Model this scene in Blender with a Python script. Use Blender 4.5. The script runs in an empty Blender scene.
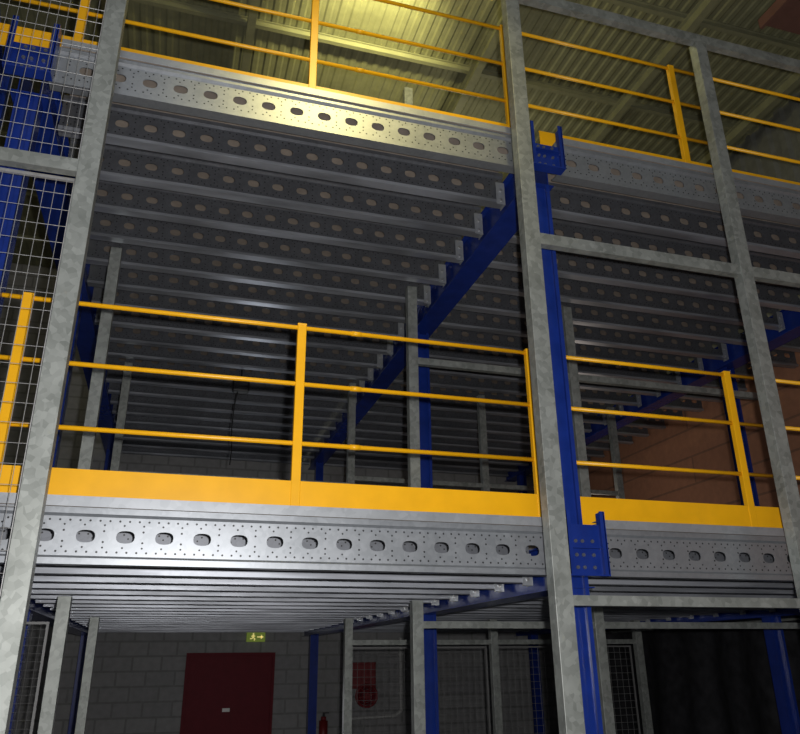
import bpy, math, bmesh
from mathutils import Matrix, Vector
S=bpy.context.scene; COL=S.collection
try: S.view_settings.view_transform='Standard'
except Exception: pass
E=1.9
# ---------------------------------------------------------------- materials
class NT:
    def __init__(s,name):
        s.m=bpy.data.materials.new(name); s.m.use_nodes=True; s.t=s.m.node_tree; s.b=s.t.nodes['Principled BSDF']
    def n(s,k,**kw):
        x=s.t.nodes.new(k)
        for a,v in kw.items(): setattr(x,a,v)
        return x
    def l(s,a,b): s.t.links.new(a,b)
    def math(s,op,a,b=None,c=None):
        x=s.n('ShaderNodeMath',operation=op)
        for i,v in enumerate((a,b,c)):
            if v is None: continue
            if isinstance(v,(int,float)): x.inputs[i].default_value=v
            else: s.l(v,x.inputs[i])
        return x.outputs[0]
    def mix(s,f,a,b):
        x=s.n('ShaderNodeMix',data_type='RGBA')
        for i,v in ((0,f),(6,a),(7,b)):
            if isinstance(v,(int,float)): x.inputs[i].default_value=v
            elif isinstance(v,tuple): x.inputs[i].default_value=(*v,1) if len(v)==3 else v
            else: s.l(v,x.inputs[i])
        return x.outputs[2]
    def noise(s,scale,detail=3,co=None):
        x=s.n('ShaderNodeTexNoise'); x.inputs['Scale'].default_value=scale; x.inputs['Detail'].default_value=detail
        if co: s.l(co,x.inputs['Vector'])
        return x.outputs['Fac']
    def ramp(s,v,lo,hi):
        x=s.n('ShaderNodeMapRange'); s.l(v,x.inputs[0]); x.inputs[1].default_value=lo; x.inputs[2].default_value=hi
        return x.outputs[0]
def galv(name,c0,c1,metal=.6,rough=.42,spangle=45,perf=False,lip=None,streak=False):
    N=NT(name); co=N.n('ShaderNodeTexCoord').outputs['Object']
    v=N.n('ShaderNodeTexVoronoi'); v.inputs['Scale'].default_value=spangle; N.l(co,v.inputs['Vector'])
    sp=N.n('ShaderNodeSeparateColor'); N.l(v.outputs['Color'],sp.inputs[0])
    a=N.math('ADD',N.math('MULTIPLY',sp.outputs[0],.5),N.math('MULTIPLY',N.ramp(N.noise(4,4,co),.3,.7),.5))
    c=N.mix(a,c0,c1)
    if perf:
        q=N.n('ShaderNodeSeparateXYZ'); N.l(co,q.inputs[0]); x,yy,z=q.outputs
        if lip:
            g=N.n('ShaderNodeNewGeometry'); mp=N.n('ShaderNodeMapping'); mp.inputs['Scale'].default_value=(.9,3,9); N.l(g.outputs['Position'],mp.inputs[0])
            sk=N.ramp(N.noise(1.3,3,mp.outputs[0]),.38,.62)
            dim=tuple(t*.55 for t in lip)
            c=N.mix(N.math('LESS_THAN',z,.030),c,N.mix(sk,dim,lip))  # painted highlight along the lower lip, broken up by streaks
        def dots(p,ph,zs,r):
            dx=N.math('MULTIPLY',N.math('SUBTRACT',N.math('FRACT',N.math('ADD',N.math('DIVIDE',x,p),ph)),.5),p)
            out=None
            for zz in zs:
                dz=N.math('SUBTRACT',z,zz)
                d=N.math('LESS_THAN',N.math('ADD',N.math('MULTIPLY',dx,dx),N.math('MULTIPLY',dz,dz)),r*r)
                out=d if out is None else N.math('MAXIMUM',out,d)
            return out
        h=N.math('MAXIMUM',dots(.0525,0,(.242,.070),.006),N.math('MAXIMUM',dots(.21,0,(.125,.185),.006),dots(.105,.5,(.218,.095),.0055)))
        c=N.mix(h,c,(.02,.02,.022))
        N.l(N.math('MULTIPLY',N.math('SUBTRACT',1,h),metal),N.b.inputs['Metallic'])
    else: N.b.inputs['Metallic'].default_value=metal
    N.l(c,N.b.inputs['Base Color'])
    N.l(N.math('ADD',N.math('MULTIPLY',a,.06),rough-.03),N.b.inputs['Roughness'])
    return N.m
def paint(name,c,rough=.4,var=.15,metal=0,spec=.5):
    N=NT(name); co=N.n('ShaderNodeTexCoord').outputs['Object']
    f=N.ramp(N.noise(7,5,co),.3,.7)
    N.l(N.mix(f,tuple(v*(1-var) for v in c),tuple(min(1,v*(1+var)) for v in c)),N.b.inputs['Base Color'])
    N.b.inputs['Roughness'].default_value=rough; N.b.inputs['Metallic'].default_value=metal
    N.b.inputs['Specular IOR Level'].default_value=spec
    return N.m
def emis(name,c,s):
    N=NT(name); N.b.inputs['Base Color'].default_value=(*c,1); N.b.inputs['Emission Color'].default_value=(*c,1); N.b.inputs['Emission Strength'].default_value=s
    return N.m
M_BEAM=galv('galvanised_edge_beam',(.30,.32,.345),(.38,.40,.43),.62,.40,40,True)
M_BEAM2=galv('galvanised_joist_upper_shaded',(.15,.158,.178),(.21,.222,.25),.65,.34,40,True,(.58,.61,.68))  # inner rows: shade put into the base colour, lip highlight painted on
M_BEAM3=galv('galvanised_joist_lower_shaded',(.16,.168,.188),(.22,.232,.26),.5,.46,40,True,(.42,.44,.49))  # inner rows below: same painted shade, with a dimmer lip highlight
M_POST=galv('galvanised_post',(.185,.20,.185),(.40,.42,.40),.4,.48,28)
M_DECK=paint('chipboard_underside',(.29,.245,.205),.8,.15)
M_EDGE=galv('galvanised_edge',(.34,.36,.385),(.44,.46,.49),.5,.42,25)
M_WIRE=galv('galvanised_wire',(.4,.4,.4),(.55,.55,.55),.4,.4,40)
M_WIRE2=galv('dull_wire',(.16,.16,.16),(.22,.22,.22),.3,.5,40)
M_YEL=paint('yellow_paint',(.93,.465,.006),.35,.05)
M_BLUE=paint('blue_paint',(.010,.030,.21),.24,.15)
M_BOLT=galv('zinc_bolt',(.5,.5,.5),(.7,.7,.7),.8,.3,80)
M_BOLTD=galv('dull_bolt',(.12,.13,.17),(.2,.21,.25),.6,.4,80)
M_RED=paint('dark_red_paint',(.12,.007,.014),.6,.1,0,.2)
M_REDB=paint('signal_red_paint',(.17,.010,.013),.5,.1)
M_BLK=paint('black_plastic',(.015,.015,.017),.5,.1)
M_CURT=paint('dark_curtain',(.022,.022,.025),.7,.4,0,.2)
M_WHT=paint('white_plastic',(.7,.7,.68),.5,.05)
M_PIPE=paint('white_pipe',(.42,.42,.41),.4,.05)
M_ROOF=paint('roof_sheet',(.215,.215,.125),.65,.12,.1)
M_CLAD=paint('wall_sheet',(.17,.175,.16),.5,.15,.2)
M_RAFT=paint('rafter_paint',(.215,.215,.13),.65,.1)
M_BROWN=paint('primer_brown',(.16,.075,.06),.7,.1)
M_FLOOR=paint('concrete_floor',(.10,.10,.10),.7,.3)
M_LAMP=emis('lamp_glow',(1,.88,.35),5)
M_EXG=emis('exit_green',(.20,.28,.03),.25); M_EXW=emis('exit_white',(1,.85,.3),.45)
def brick(name,c1,c2,mo,sc,axis,split=None,bw=.5,rh=.25):
    N=NT(name); g=N.n('ShaderNodeNewGeometry'); q=N.n('ShaderNodeSeparateXYZ'); N.l(g.outputs['Position'],q.inputs[0])
    cb=N.n('ShaderNodeCombineXYZ'); N.l(q.outputs[axis],cb.inputs[0]); N.l(q.outputs[2],cb.inputs[1])
    b=N.n('ShaderNodeTexBrick'); N.l(cb.outputs[0],b.inputs['Vector']); b.inputs['Scale'].default_value=sc
    b.inputs['Color1'].default_value=(*c1,1); b.inputs['Color2'].default_value=(*c2,1); b.inputs['Mortar'].default_value=(*mo,1)
    b.inputs['Mortar Size'].default_value=.018; b.inputs['Brick Width'].default_value=bw; b.inputs['Row Height'].default_value=rh
    col=N.mix(N.math('MULTIPLY',N.noise(9,5,g.outputs['Position']),.45),b.outputs[0],(.03,.03,.03))
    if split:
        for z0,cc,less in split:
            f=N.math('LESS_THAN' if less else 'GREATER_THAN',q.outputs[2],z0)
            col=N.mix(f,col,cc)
    N.l(col,N.b.inputs['Base Color']); N.b.inputs['Roughness'].default_value=.85
    return N.m
M_BLOCK=brick('concrete_block',(.33,.33,.33),(.29,.29,.295),(.23,.23,.23),1.0,0)
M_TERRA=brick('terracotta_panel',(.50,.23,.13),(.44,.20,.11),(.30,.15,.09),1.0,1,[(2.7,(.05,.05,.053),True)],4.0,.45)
# ---------------------------------------------------------------- geometry
class G:
    def __init__(s): s.v=[];s.f=[]
    def box(s,x0,x1,y0,y1,z0,z1):
        b=len(s.v); s.v+=[(x,y,z) for z in (z0,z1) for y in (y0,y1) for x in (x0,x1)]
        s.f+=[tuple(b+i for i in q) for q in ((0,2,3,1),(4,5,7,6),(0,1,5,4),(2,6,7,3),(0,4,6,2),(1,3,7,5))]; return s
    def ext(s,poly,ax,a,b):
        n=len(poly);o=len(s.v)
        for t in (a,b):
            for p,q in poly: s.v.append({'x':(t,p,q),'y':(p,t,q),'z':(p,q,t)}[ax])
        for i in range(n):
            j=(i+1)%n; s.f.append((o+i,o+j,o+n+j,o+n+i))
        s.f.append(tuple(range(o,o+n))); s.f.append(tuple(range(o+2*n-1,o+n-1,-1))); return s
    def cyl(s,p0,p1,r,n=8):
        p0=Vector(p0);p1=Vector(p1);d=(p1-p0).normalized()
        a=d.orthogonal().normalized(); c=d.cross(a); o=len(s.v)
        for P in (p0,p1):
            for i in range(n):
                t=2*math.pi*(i+.5)/n; s.v.append(tuple(P+a*r*math.cos(t)+c*r*math.sin(t)))
        for i in range(n):
            j=(i+1)%n; s.f.append((o+i,o+j,o+n+j,o+n+i))
        s.f.append(tuple(range(o,o+n))); s.f.append(tuple(range(o+2*n-1,o+n-1,-1))); return s
    def path(s,pts,r,n=8):
        for a,b in zip(pts,pts[1:]): s.cyl(a,b,r,n)
        return s
    def ringy(s,R,r,y,n=32,k=8):
        o=len(s.v)
        for i in range(n):
            t=2*math.pi*i/n
            for j in range(k):
                p=2*math.pi*j/k; rr=R+r*math.cos(p); s.v.append((rr*math.cos(t),y+r*math.sin(p),rr*math.sin(t)))
        for i in range(n):
            for j in range(k):
                a=o+i*k+j;b=o+i*k+(j+1)%k;c=o+((i+1)%n)*k+(j+1)%k;d=o+((i+1)%n)*k+j
                s.f.append((a,b,c,d))
        return s
    def mesh(s,name,mat,smooth=False):
        m=bpy.data.meshes.new(name); m.from_pydata(s.v,[],s.f); m.materials.append(mat); m.validate()
        b=bmesh.new(); b.from_mesh(m); bmesh.ops.recalc_face_normals(b,faces=b.faces); b.to_mesh(m); b.free()
        if smooth:
            for p in m.polygons: p.use_smooth=len(p.vertices)==4
        return m
def ob(name,mesh,loc=(0,0,0),parent=None,label=None,cat=None,group=None,kind=None,bev=0):
    o=bpy.data.objects.new(name,mesh); o.location=loc; COL.objects.link(o)
    if parent: o.parent=parent
    if label:o['label']=label
    if cat:o['category']=cat
    if group:o['group']=group
    if kind:o['kind']=kind
    if bev:
        m=o.modifiers.new('bevel','BEVEL'); m.width=bev; m.segments=2; m.limit_method='ANGLE'
    return o
def empty(name,loc,label,cat,group=None):
    e=bpy.data.objects.new(name,None); e.location=loc; COL.objects.link(e); e['label']=label; e['category']=cat
    if group: e['group']=group
    return e
def cpoly(w,d,t,lip):
    h=w/2
    return [(-h,0),(h,0),(h,d),(h-lip,d),(h-lip,d-t),(h-t,d-t),(h-t,t),(-h+t,t),(-h+t,d-t),(-h+lip,d-t),(-h+lip,d),(-h,d)]
# ---------------------------------------------------------------- perforated beams
BH=.31
def beam_mesh(L,mat):
    g=G(); t=.004
    top=[(0,.258),(0,.262),(-.020,.276),(-.020,BH),(.07,BH),(.07,BH-.02),(.066,BH-.02),(.066,BH-t),(-.016,BH-t),(-.016,.279),(.004,.265),(.004,.258)]
    g.ext(top,'x',0,L)
    g.ext([(y,BH-z) for y,z in top],'x',0,L)
    z0,z1=BH-.258,.258; zc=BH/2; hw,hh=.050,.035
    n=max(1,int((L-.06)/.21)); m0=(L-n*.21)/2
    def quad(a,b): 
        o=len(g.v); g.v+=[(a,0,z0),(b,0,z0),(b,0,z1),(a,0,z1)]; g.f.append((o,o+1,o+2,o+3))
    quad(0,m0); quad(L-m0,L)
    K=16
    for i in range(n):
        cx=m0+.21*(i+.5); o=len(g.v)
        per=[]
        for k in range(K):
            u=(k/K)*4; sd=int(u); f=u-sd
            c=[(1,-1),(1,1),(-1,1),(-1,-1)]; a=c[sd]; b=c[(sd+1)%4]
            per.append((a[0]+(b[0]-a[0])*f,a[1]+(b[1]-a[1])*f))
        for px,pz in per: g.v.append((cx+px*.105,0,zc+pz*(z1-z0)/2))
        for yy in (0,.006):
            for k in range(K):
                th=-math.pi/4+2*math.pi*k/K
                c_,s_=math.cos(th),math.sin(th); e=.8
                g.v.append((cx+hw*math.copysign(abs(c_)**e,c_),yy,zc+hh*math.copysign(abs(s_)**e,s_)))
        for k in range(K):
            j=(k+1)%K
            g.f.append((o+k,o+j,o+K+j,o+K+k)); g.f.append((o+K+k,o+K+j,o+2*K+j,o+2*K+k))
    return g.mesh('perforated_beam',mat)
PXC=2.585
PX=[-1.25,PXC,6.92]
BAYS=[(PX[0]+.121,PXC-.121),(PXC+.121,6.92-.121),(6.92+.121,7.95)]
YB0=4.5; DY=.5; YBACK=14.7
ZB=[E+.49,E+3.67]; ZD=[z+BH for z in ZB]
rows=[]; y=YB0
while y<YBACK-.15: rows.append(y); y+=DY
front=[beam_mesh(b-a,M_BEAM) for a,b in BAYS]
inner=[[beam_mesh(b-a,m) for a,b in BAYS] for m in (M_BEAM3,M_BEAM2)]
names=['lower','upper']
for li in range(2):
    for bi,(a,b) in enumerate(BAYS):
        for i,y in enumerate(rows):
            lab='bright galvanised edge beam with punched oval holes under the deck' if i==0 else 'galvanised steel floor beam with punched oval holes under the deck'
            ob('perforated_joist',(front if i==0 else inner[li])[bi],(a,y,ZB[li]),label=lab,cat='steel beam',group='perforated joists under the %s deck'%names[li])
for li in range(2):
    for bi,(a0,b0) in enumerate(BAYS):
        a=a0+.04; b=b0-(.04 if bi<2 else 0)
        e=empty('deck_panel',(a,YB0,ZD[li]),'chipboard flooring with galvanised edge laid over the %s joists'%names[li],'mezzanine deck','mezzanine deck sections')
        g=G(); W=b-a; y=-.02
        while y<YBACK-YB0:
            y2=min(y+.6,YBACK-YB0); g.box(0,W,y+.001,y2-.001,.003,.042); y+=.6
        ob('planking',g.mesh('planking',M_DECK),(0,0,0),e)
        g=G(); g.ext([(-.036,.002),(-.032,.002),(-.032,.034),(-.024,.040),(-.024,.056),(.07,.056),(.07,.06),(-.036,.06)],'x',0,W)
        ob('edge_trim',g.mesh('edge_trim',M_EDGE),(0,0,0),e)
# ---------------------------------------------------------------- primary beams + columns
CY=[4.62,7.7,14.1]
H=.30
g=G(); g.box(0,.006,-.01,.09,-.02,.20); g.box(.006,.10,-.01,-.004,-.02,.20)
cleat_m=g.mesh('cleat',M_EDGE)
g=G(); g.cyl((0,-.01,0),(0,0,0),.015,6); cbolt_m=g.mesh('bolt',M_BOLT)
gb=G(); gb.cyl((0,-.010,0),(0,0,0),.013,6).cyl((0,-.018,0),(0,-.010,0),.007,8); bolt_m=gb.mesh('bolt',M_BOLTD)
DROP=.07
for li in range(2):
    for px in PX:
        e=empty('main_beam',(px,4.3,ZB[li]-DROP),'blue painted main girder carrying the galvanised joists','steel girder','blue main girders')
        L=YBACK-4.3
        for sx in (-1,1):
            g=G(); 
            g.ext([(sx*.065,0),(sx*.12,0),(sx*.12,.008),(sx*.073,.008),(sx*.073,H-.008),(sx*.12,H-.008),(sx*.12,H),(sx*.065,H)],'y',.25,L)
            ob('side_channel',g.mesh('side_channel',M_BLUE),(0,0,0),e)
        g=G(); g.box(-.065,.065,.25,L,.0,.008); ob('bottom_plate',g.mesh('bottom_plate',M_BLUE),(0,0,0),e)
        g=G(); z0,z1=.07,H+.18
        for sx in (-1,1):
            g.ext([(.08,z0),(.17,z0),(.17,z1),(.08,z1)],'x',sx*.142-.006,sx*.142+.006)
            g.box(*(sorted((sx*.142,sx*.110))),.08,.086,z0,z1)
        wt=z1-(.16 if li else .08)
        g.box(-.136,.136,.15,.162,z0,wt); g.box(-.148,.148,.08,.17,z0-.01,z0); g.box(-.136,.136,.11,.15,z0+.17,z0+.178)
        br=ob('end_bracket',g.mesh('end_bracket',M_BLUE),(0,0,0),e)
        for bx in (-.05,.0,.075):
            for bz in (.12,.20,.29):
                ob('bolt',bolt_m,(bx,.15,bz),br)
        if px in (PXC,6.92):
            for i,y in enumerate(rows[1:13]):
                c=ob('cleat',cleat_m,(-.121,y-4.3-.02,DROP),e); c.scale=(-.8,1,1)
                for z in (.02,.12): ob('bolt',cbolt_m,(.05,-.01,z),c)
for px in PX:
    for cy in CY:
        g=G(); Ht=ZB[1]-DROP
        w=.072; t=.008; d=.075
        g.box(-w,-w+t,-d,d,0,Ht); g.box(w-t,w,-d,d,0,Ht); g.box(-w+t,w-t,-.02,-.02+t,0,Ht)
        g.box(-w,-w+.03,-d-.004,-d,0,Ht); g.box(w-.03,w,-d-.004,-d,0,Ht)
        g.box(-.15,.15,-.14,.14,0,.012)
        ob('support_column',g.mesh('support_column',M_BLUE),(px,cy,0),label='blue painted upright steel column bolted to the floor',cat='steel column',group='blue support columns')
for ry,rx in ((5.4,-1.95),):
    e=empty('rack_upright',(rx,ry,0),'blue perforated rack upright frame with diagonal braces behind mesh','rack frame')
    for yy in (0,.9):
        g=G(); g.ext([(x,q+yy) for x,q in cpoly(.09,.07,.006,.02)],'z',0,7.4); ob('rack_leg',g.mesh('rack_leg',M_BLUE),(0,0,0),e)
    z=.3;k=0
    while z<7.0:
        g=G(); a,b=((0.05,z),(.92,z+.55)) if k%2==0 else ((.92,z),(.05,z+.55))
        g.cyl((0,a[0],a[1]),(0,b[0],b[1]),.018,6); ob('diagonal_brace',g.mesh('diagonal_brace',M_BLUE),(0,0,0),e); z+=.6;k+=1
for z in (3.6,5.1,6.6):
    g=G(); g.ext([(0,0),(.05,0),(.05,.12),(.04,.12),(.04,.05),(.01,.05),(.01,.12),(0,.12)],'x',-3.3,-2.0)
    ob('rack_beam',g.mesh('rack_beam',M_BLUE),(0,5.42,z),label='blue horizontal rack beam behind the wire mesh',cat='rack beam',group='blue rack beams')
# ---------------------------------------------------------------- guardrails
def guard(x0,x1,t0,t1,posts,li,lab):
    Y=4.64
    th=.205 if li==0 else .19
    e=empty('guardrail',(posts[0],Y,ZD[li]+.043),lab,'guardrail','yellow mezzanine guardrails')
    X=posts[0]
    for p in posts:
        g=G(); g.box(-.030,.030,-.022,.022,0,1.30); g.box(-.05,.05,-.045,.045,0,.008)
        g.box(-.032,.032,-.024,.024,1.29,1.303)
        ob('post',g.mesh('rail_post',M_YEL),(p-X,0,0),e,bev=.004)
    for nm,h in (('mid_rail',.455),('mid_rail',.865),('top_rail',1.275)):
        g=G(); g.cyl((x0-X,.0,h),(x1-X,.0,h),.0155,10)
        ob(nm,g.mesh(nm,M_YEL,True),(0,0,0),e)
        for p in posts[1:2]:
            g=G(); g.cyl((p-X+.35,0,h),(p-X+.42,0,h),.0185,10); ob('rail_sleeve',g.mesh('rail_sleeve',M_YEL,True),(0,0,0),e)
    g=G(); g.ext([(-.018,.0),(-.015,.0),(-.015,th-.003),(-.003,th-.003),(-.003,th),(-.018,th)],'x',t0-X,t1-X)
    ob('toe_board',g.mesh('toe_board',M_YEL),(0,0,0),e)
for li in range(2):
    w=['lower','upper'][li]
    guard(-1.9,2.43,-1.9,2.43,[-1.03,.69,2.40],li,'yellow steel guardrail with kick board along the %s deck edge'%w)
    guard(2.53,4.45,2.66,4.45,[4.16],li,'yellow steel guardrail section with kick board on the %s deck'%w)
    guard(4.52,7.9,4.58,7.9,[5.85,7.6],li,'long yellow steel guardrail with kick board on the %s deck'%w)
# ---------------------------------------------------------------- galvanised frame posts
def post(x,y,h,w=.11,z=0,lab='tall galvanised steel frame post with mottled zinc finish',grp='galvanised frame posts'):
    g=G(); g.ext(cpoly(w,.09,.005,.025),'z',0,h); g.box(-.09,.09,-.04,.13,0,.01)
    return ob('frame_post',g.mesh('frame_post',M_POST),(x,y,z),label=lab,cat='steel post',group=grp,bev=.003)
def member(x0,x1,y,z,w=.09):
    g=G(); g.ext([(0,-w/2),(.06,-w/2),(.06,-w/2+.004),(.004,-w/2+.004),(.004,w/2-.004),(.06,w/2-.004),(.06,w/2),(0,w/2)],'x',0,x1-x0)
    return ob('cross_rail',g.mesh('cross_rail',M_POST),(x0,y,z),label='horizontal galvanised channel joining two frame posts',cat='steel rail',group='galvanised cross rails')
P0=4.15
post(-.735,P0,8.9,.12); post(2.255,P0,8.9,.12); post(4.11,P0,7.05)
post(-2.3,P0,8.9); post(6.4,P0,7.05)
member(2.316,4.054,P0+.01,E+2.82); member(4.166,6.344,P0+.01,E+2.82)
member(-2.244,-.796,P0+.01,E+2.82)
member(2.316,4.054,P0+.01,E+.31,.06); member(4.166,6.344,P0+.01,E+.31,.06)
member(2.316,6.45,P0+.01,7.101,.10)
YR2=rows[4]+.16; YR3=rows[10]+.2
def post2(x,y):
    post(x,y,ZB[0]-.002,.10,0,'galvanised steel post standing beneath the lower deck')
    z=ZD[0]+.044; post(x,y,ZB[1]-.002-z,.10,z,'galvanised steel post standing between the two decks')
for x in (-.80,2.15,3.98): post2(x,YR2)
post(2.15,YR2,2.3,.10,ZD[1]+.044,'short galvanised steel post standing on the upper deck')
for x in (-.80,2.22,4.2,6.4): post2(x,YR3)
for a,b,y in ((2.202,3.928,YR2),(4.032,6.6,YR2)):
    member(a,b,y+.01,E+.28,.06); member(a,b,y+.01,E+2.83,.07)
member(2.272,4.148,YR3+.01,E+.2,.06); member(4.252,6.348,YR3+.01,E+.2,.06); member(-.748,2.168,YR3+.01,E+2.2,.06)
member(2.272,4.148,YR3+.01,E+2.3,.06); member(4.252,6.348,YR3+.01,E+2.3,.06)
# ---------------------------------------------------------------- wire mesh panels
def wires(x0,x1,y,z0,z1,px,pz,lab,r=.0022,mat=None):
    mat=mat or M_WIRE
    e=empty('wire_mesh_panel',(x0,y,z0),lab,'wire mesh panel','wire mesh cage panels')
    W=x1-x0;Hh=z1-z0; g=G()
    n=int(round(W/px)); m=int(round(Hh/pz))
    for i in range(1,n): g.cyl((W*i/n,0,0),(W*i/n,0,Hh),r,4)
    for j in range(1,m): g.cyl((0,.004,Hh*j/m),(W,.004,Hh*j/m),r,4)
    ob('wire_grid',g.mesh('wire_grid',mat),(0,0,0),e)
    g=G(); g.box(0,.02,-.01,.01,0,Hh).box(W-.02,W,-.01,.01,0,Hh).box(.02,W-.02,-.01,.01,0,.02).box(.02,W-.02,-.01,.01,Hh-.02,Hh)
    ob('panel_frame',g.mesh('panel_frame',mat),(0,0,0),e)
wires(-2.24,-.80,P0+.11,E+2.9,8.6,.06,.115,'galvanised welded wire mesh panel on the tall frame',.0019)
wires(-2.24,-.80,P0+.11,E+.3,E+2.78,.06,.115,'galvanised welded wire mesh panel beside the frame post',.0019)
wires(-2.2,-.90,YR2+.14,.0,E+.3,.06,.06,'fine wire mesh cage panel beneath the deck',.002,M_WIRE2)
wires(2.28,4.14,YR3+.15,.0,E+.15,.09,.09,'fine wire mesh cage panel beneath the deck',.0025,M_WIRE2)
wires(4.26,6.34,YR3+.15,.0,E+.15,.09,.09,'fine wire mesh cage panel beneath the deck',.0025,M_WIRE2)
# ---------------------------------------------------------------- hanging black device with cord
e=empty('hanging_sensor',(.66,9.6,E+3.45),'small black box hanging under the deck with a dangling cord','hanging device')
g=G(); g.box(-.11,.11,-.06,.06,-.10,.08); ob('housing',g.mesh('housing',M_BLK),(0,0,0),e,bev=.02)
g=G(); g.cyl((0,0,.08),(0,0,.22),.01,6); ob('bracket',g.mesh('bracket',M_BLK),(0,0,0),e)
g=G(); g.path([(-.04,0,-.1),(-.07,0,-.3),(-.08,0,-.6),(-.06,0,-.9),(-.07,0,-1.1)],.008,6); ob('cord',g.mesh('cord',M_BLK),(0,0,0),e)
# ---------------------------------------------------------------- back wall things
YW=15.0
e=empty('steel_door',(1.22,YW-.06,0),'dark red painted steel door in the concrete block wall','door')
g=G(); g.box(-.75,.75,0,.05,0,2.0); ob('door_leaf',g.mesh('door_leaf',M_RED),(0,0,0),e,bev=.005)
g=G(); g.box(-.80,-.75,-.02,.06,0,2.05).box(.75,.80,-.02,.06,0,2.05).box(-.75,.75,-.02,.06,2.0,2.05); ob('door_frame',g.mesh('door_frame',M_RED),(0,0,0),e)
g=G(); g.box(-.10,.03,-.008,0,1.06,1.12); ob('sign_plate',g.mesh('sign_plate',M_WHT),(0,0,0),e)
e=empty('exit_sign',(1.64,YW-.12,E+.42),'lit green emergency exit sign with running figure and arrow','exit sign')
g=G(); g.box(-.17,.17,0,.08,-.085,.085); ob('sign_box',g.mesh('sign_box',M_EXG),(0,0,0),e)
g=G(); y=-.004
g.cyl((-.05,y,.05),(-.05,y+.004,.05),.016,10)
for a,b in (((-.05,.03),(-.055,-.01)),((-.055,-.01),(-.02,-.03)),((-.02,-.03),(-.03,-.06)),((-.055,-.01),(-.085,-.03)),((-.085,-.03),(-.11,-.03)),((-.05,.025),(-.02,.01)),((-.05,.025),(-.085,.01))):
    g.cyl((a[0],y,a[1]),(b[0],y,b[1]),.010,6)
g.box(.02,.10,y,0,-.010,.010); g.ext([(.09,-.04),(.14,0),(.09,.04)],'y',y,0)
ob('pictogram',g.mesh('pictogram',M_EXW),(0,0,0),e)
e=empty('fire_hose_reel',(3.72,YW-.25,1.5),'red fire hose cabinet with reel on the concrete block wall','fire hose reel')
g=G(); g.box(-.26,.20,.02,.245,-.10,.36); g.box(-.25,.19,.01,.02,-.09,.35); ob('cabinet',g.mesh('cabinet',M_REDB),(0,0,0),e,bev=.01)
g=G(); g.ringy(.19,.02,-.10).ringy(.19,.02,-.02)
for k in range(6):
    t=math.pi*k/3+.2; g.cyl((0,-.10,0),(.19*math.cos(t),-.10,.19*math.sin(t)),.014,6)
g.cyl((0,-.12,0),(0,-.09,0),.05,14)
g.v=[(x,y,z-.22) for x,y,z in g.v]; ob('reel_frame',g.mesh('reel_frame',M_REDB),(0,0,0),e)
g=G()
for k in range(2): g.ringy(.14,.02,-.07+.035*k,28,6)
g.cyl((0,-.08,0),(0,.24,0),.11,24); g.v=[(x,y,z-.22) for x,y,z in g.v]; ob('hose',g.mesh('hose',M_RED),(0,0,0),e)
e=empty('fire_extinguisher',(2.95,YW-.14,.42),'red fire extinguisher hung on the block wall','fire extinguisher')
g=G(); g.cyl((0,0,0),(0,0,.45),.08,16).cyl((0,0,.45),(0,0,.52),.05,12); ob('cylinder_body',g.mesh('cylinder_body',M_REDB,True),(0,0,0),e)
g=G(); g.cyl((0,0,.52),(0,0,.58),.02).box(-.02,.1,-.012,.012,.57,.59); ob('valve',g.mesh('valve',M_BLK),(0,0,0),e)
g=G(); g.box(-.03,.03,.07,.139,.2,.3); ob('wall_hook',g.mesh('wall_hook',M_BLK),(0,0,0),e)
g=G(); yp=YW-.12
g.path([(3.45,yp,0),(3.45,yp,.88),(4.35,yp,.92),(4.45,yp,1.0),(4.45,yp,2.3)],.035,8)
for z in (1.3,2.0): g.cyl((4.45,yp,z-.02),(4.45,yp,z+.02),.05,10)
ob('water_pipe',g.mesh('water_pipe',M_PIPE),(0,0,0),label='pale painted water pipe bent up along the wall',cat='pipe')
e=empty('strip_curtain',(7.5,7.2,0),'dark plastic strip curtain hanging from a rail','curtain')
g=G(); K=150
for k in range(K+1):
    y=k*.045; x=.04*math.sin(k*.37+.6*math.sin(k*.11))+.07*math.sin(k*.13+1)
    for z,s in ((0,1.4),(.8,1.25),(1.6,.9),(2.3,.6)): g.v.append((x*s+.05*math.sin(z*2+k*.05),y,z))
for k in range(K):
    for j in range(3): a=k*4+j; g.f.append((a,a+1,a+5,a+4))
ob('plastic_sheet',g.mesh('plastic_sheet',M_CURT,True),(0,0,0),e)
g=G(); g.cyl((0,-.1,2.31),(0,6.85,2.31),.02); ob('curtain_rail',g.mesh('curtain_rail',M_POST),(0,0,0),e)
# ---------------------------------------------------------------- shell
def struct(name,g,mat): return ob(name,g.mesh(name,mat),kind='structure')
ZR=9.5
struct('floor',G().box(-6,8.2,-3,YW+.2,-.1,0),M_FLOOR)
struct('wall_back',G().box(-6,8.2,YW,YW+.2,0,ZR),M_BLOCK)
struct('wall_left',G().box(-6.2,-6,-3,YW+.2,0,ZR),M_BLOCK)
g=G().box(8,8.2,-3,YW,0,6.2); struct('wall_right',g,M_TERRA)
def corr(a0,a1,p,d):
    pts=[];x=a0
    while x<a1:
        pts+=[(x,0),(x+p*.35,0),(x+p*.5,d),(x+p*.85,d)]; x+=p
    return pts
g=G(); pts=corr(-6,8.2,.16,.014)
for x,z in pts: g.v.append((x,-3,ZR+z))
for x,z in pts: g.v.append((x,YW+.2,ZR+z))
n=len(pts)
for i in range(n-1): g.f.append((i,i+1,n+i+1,n+i))
struct('ceiling',g,M_ROOF)
g=G(); pts=corr(-3,YW,.3,.05)
for x,z in pts: g.v.append((8.02+z,x,6.2))
for x,z in pts: g.v.append((8.02+z,x,ZR))
n=len(pts)
for i in range(n-1): g.f.append((i,i+1,n+i+1,n+i))
struct('trim_1',g,M_CLAD)
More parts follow.
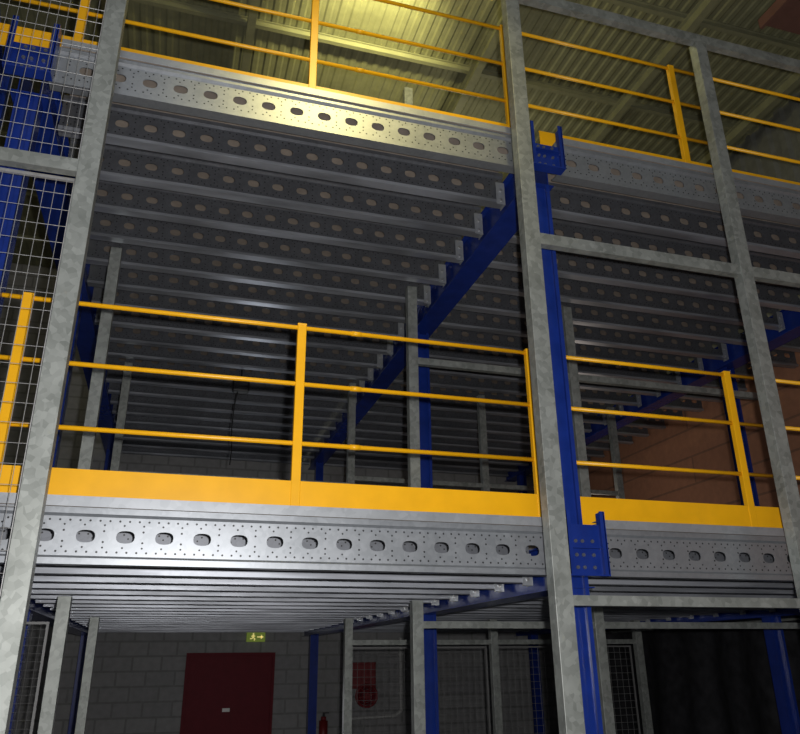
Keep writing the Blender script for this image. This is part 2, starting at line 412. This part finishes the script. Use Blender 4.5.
def ibeam(h,w,t=.01):
    return [(-w/2,0),(w/2,0),(w/2,t),(t/2,t),(t/2,h-t),(w/2,h-t),(w/2,h),(-w/2,h),(-w/2,h-t),(-t/2,h-t),(-t/2,t),(-w/2,t)]
for x in (-4.4,-1.4,.3,3.3,5.6,7.6):
    g=G(); g.ext(ibeam(.18,.10),'y',0,YW+2.9)
    ob('roof_rafter',g.mesh('roof_rafter',M_RAFT),(x,-2.95,ZR-.282),label='pale painted steel rafter under the corrugated roof',cat='roof beam',group='roof rafters')
for y in (1,2.6,4.2,5.8,7.4,9,10.6,12.2,13.8):
    g=G(); g.ext(ibeam(.10,.06),'x',0,13.9)
    ob('roof_purlin',g.mesh('roof_purlin',M_RAFT),(-5.95,y,ZR-.101),label='thin steel purlin fixed against the corrugated roof',cat='roof beam',group='roof purlins')
g=G(); g.box(0,1.3,0,2.6,0,.06); g.box(0,.04,0,2.6,-.08,0)
ob('roof_board',g.mesh('roof_board',M_BROWN),(6.3,2.8,ZR-.345),label='reddish brown primed board fixed below the roof beams',cat='board')
LX,LY,LZ=1.75,5.35,ZR-.9
e=empty('ceiling_lamp',(LX,LY,LZ),'yellowish industrial uplight lamp glowing against the roof','lamp')
g=G(); n=24
prof=[(.03,-.06),(.10,-.045),(.15,0),(.16,.03)]
for r_,z_ in prof:
    for i in range(n): t=2*math.pi*i/n; g.v.append((r_*math.cos(t),r_*math.sin(t),z_))
for a in range(len(prof)-1):
    for i in range(n): j=(i+1)%n; g.f.append((a*n+i,a*n+j,(a+1)*n+j,(a+1)*n+i))
g.f.append(tuple(range(n))); ob('lamp_bowl',g.mesh('lamp_bowl',M_RAFT,True),(0,0,0),e)
g=G(); g.cyl((0,0,.0),(0,0,.03),.09,20); ob('lamp_lens',g.mesh('lamp_lens',M_LAMP),(0,0,0),e)
g=G(); g.cyl((0,0,.02),(0,0,.88),.008,6); hm=g.mesh('hanger',M_RAFT)
for sx in (-1,1): ob('hanger',hm,(.13*sx,0,0),e)
def light(name,typ,loc,en,col,size=.1,rot=None):
    l=bpy.data.lights.new(name,typ); l.energy=en; l.color=col
    if typ=='AREA': l.size=size
    else: l.shadow_soft_size=size
    o=bpy.data.objects.new(name,l); o.location=loc; COL.objects.link(o)
    if rot:o.rotation_euler=rot
    return o
def aim(o,t): o.rotation_euler=(Vector(t)-Vector(o.location)).to_track_quat('-Z','Y').to_euler()
light('camera_flash','POINT',(.10,-.02,E+.08),740,(1,.98,.96),.03)
light('roof_glow','POINT',(LX,LY+.1,LZ+.10),85,(1,.89,.40),.08)
o=light('roof_spot','SPOT',(LX,LY+.15,LZ+.12),620,(1,.91,.40),.08); o.data.spot_size=math.radians(80); o.data.spot_blend=1; aim(o,(1.75,6.9,ZR))
light('roof_fill','POINT',(3.8,9,8.0),36,(1,.93,.62),.3)
o=light('upper_beam_fill_spot','SPOT',(1.3,1.2,9.0),500,(1,.84,.32),.15)  # added unseen warm spot that brightens the upper edge beam
o.data.spot_size=math.radians(42); o.data.spot_blend=1; aim(o,(1.1,4.5,5.7))
light('front_fill','AREA',(0,-2.5,8.8),60,(.9,.93,1),2.0,(math.radians(35),0,0))  # added overhead fill behind the camera, no fixture
light('between_decks_fill','POINT',(1.0,11.5,3.7),16,(.9,.95,1),.4)  # added fill to lift the space between decks, no fixture
light('side_wall_fill','POINT',(6.3,10.5,4.2),9,(1,.85,.7),.4)  # added fill that lifts the right wall, no fixture
light('ground_level_fill','POINT',(1.5,11.5,1.2),7,(.95,.95,1),.4)  # added fill under the lower deck, no fixture
w=bpy.data.worlds.new('world'); S.world=w; w.use_nodes=True
w.node_tree.nodes['Background'].inputs[0].default_value=(.5,.52,.6,1); w.node_tree.nodes['Background'].inputs[1].default_value=.08
# camera
yaw,pitch,roll=[math.radians(a) for a in (16.87,21.51,-.62)]
fw=Vector((math.sin(yaw)*math.cos(pitch),math.cos(yaw)*math.cos(pitch),math.sin(pitch)))
r=Vector((math.cos(yaw),-math.sin(yaw),0)); u=r.cross(fw)
r2=r*math.cos(roll)+u*math.sin(roll); u2=-r*math.sin(roll)+u*math.cos(roll)
cd=bpy.data.cameras.new('camera'); cam=bpy.data.objects.new('camera',cd); COL.objects.link(cam)
cam.matrix_world=Matrix(((r2.x,u2.x,-fw.x,-.021),(r2.y,u2.y,-fw.y,-.021),(r2.z,u2.z,-fw.z,E-.017),(0,0,0,1)))
cd.sensor_width=36; cd.lens=745/800*36; cd.clip_start=.05; cd.clip_end=100
S.camera=cam
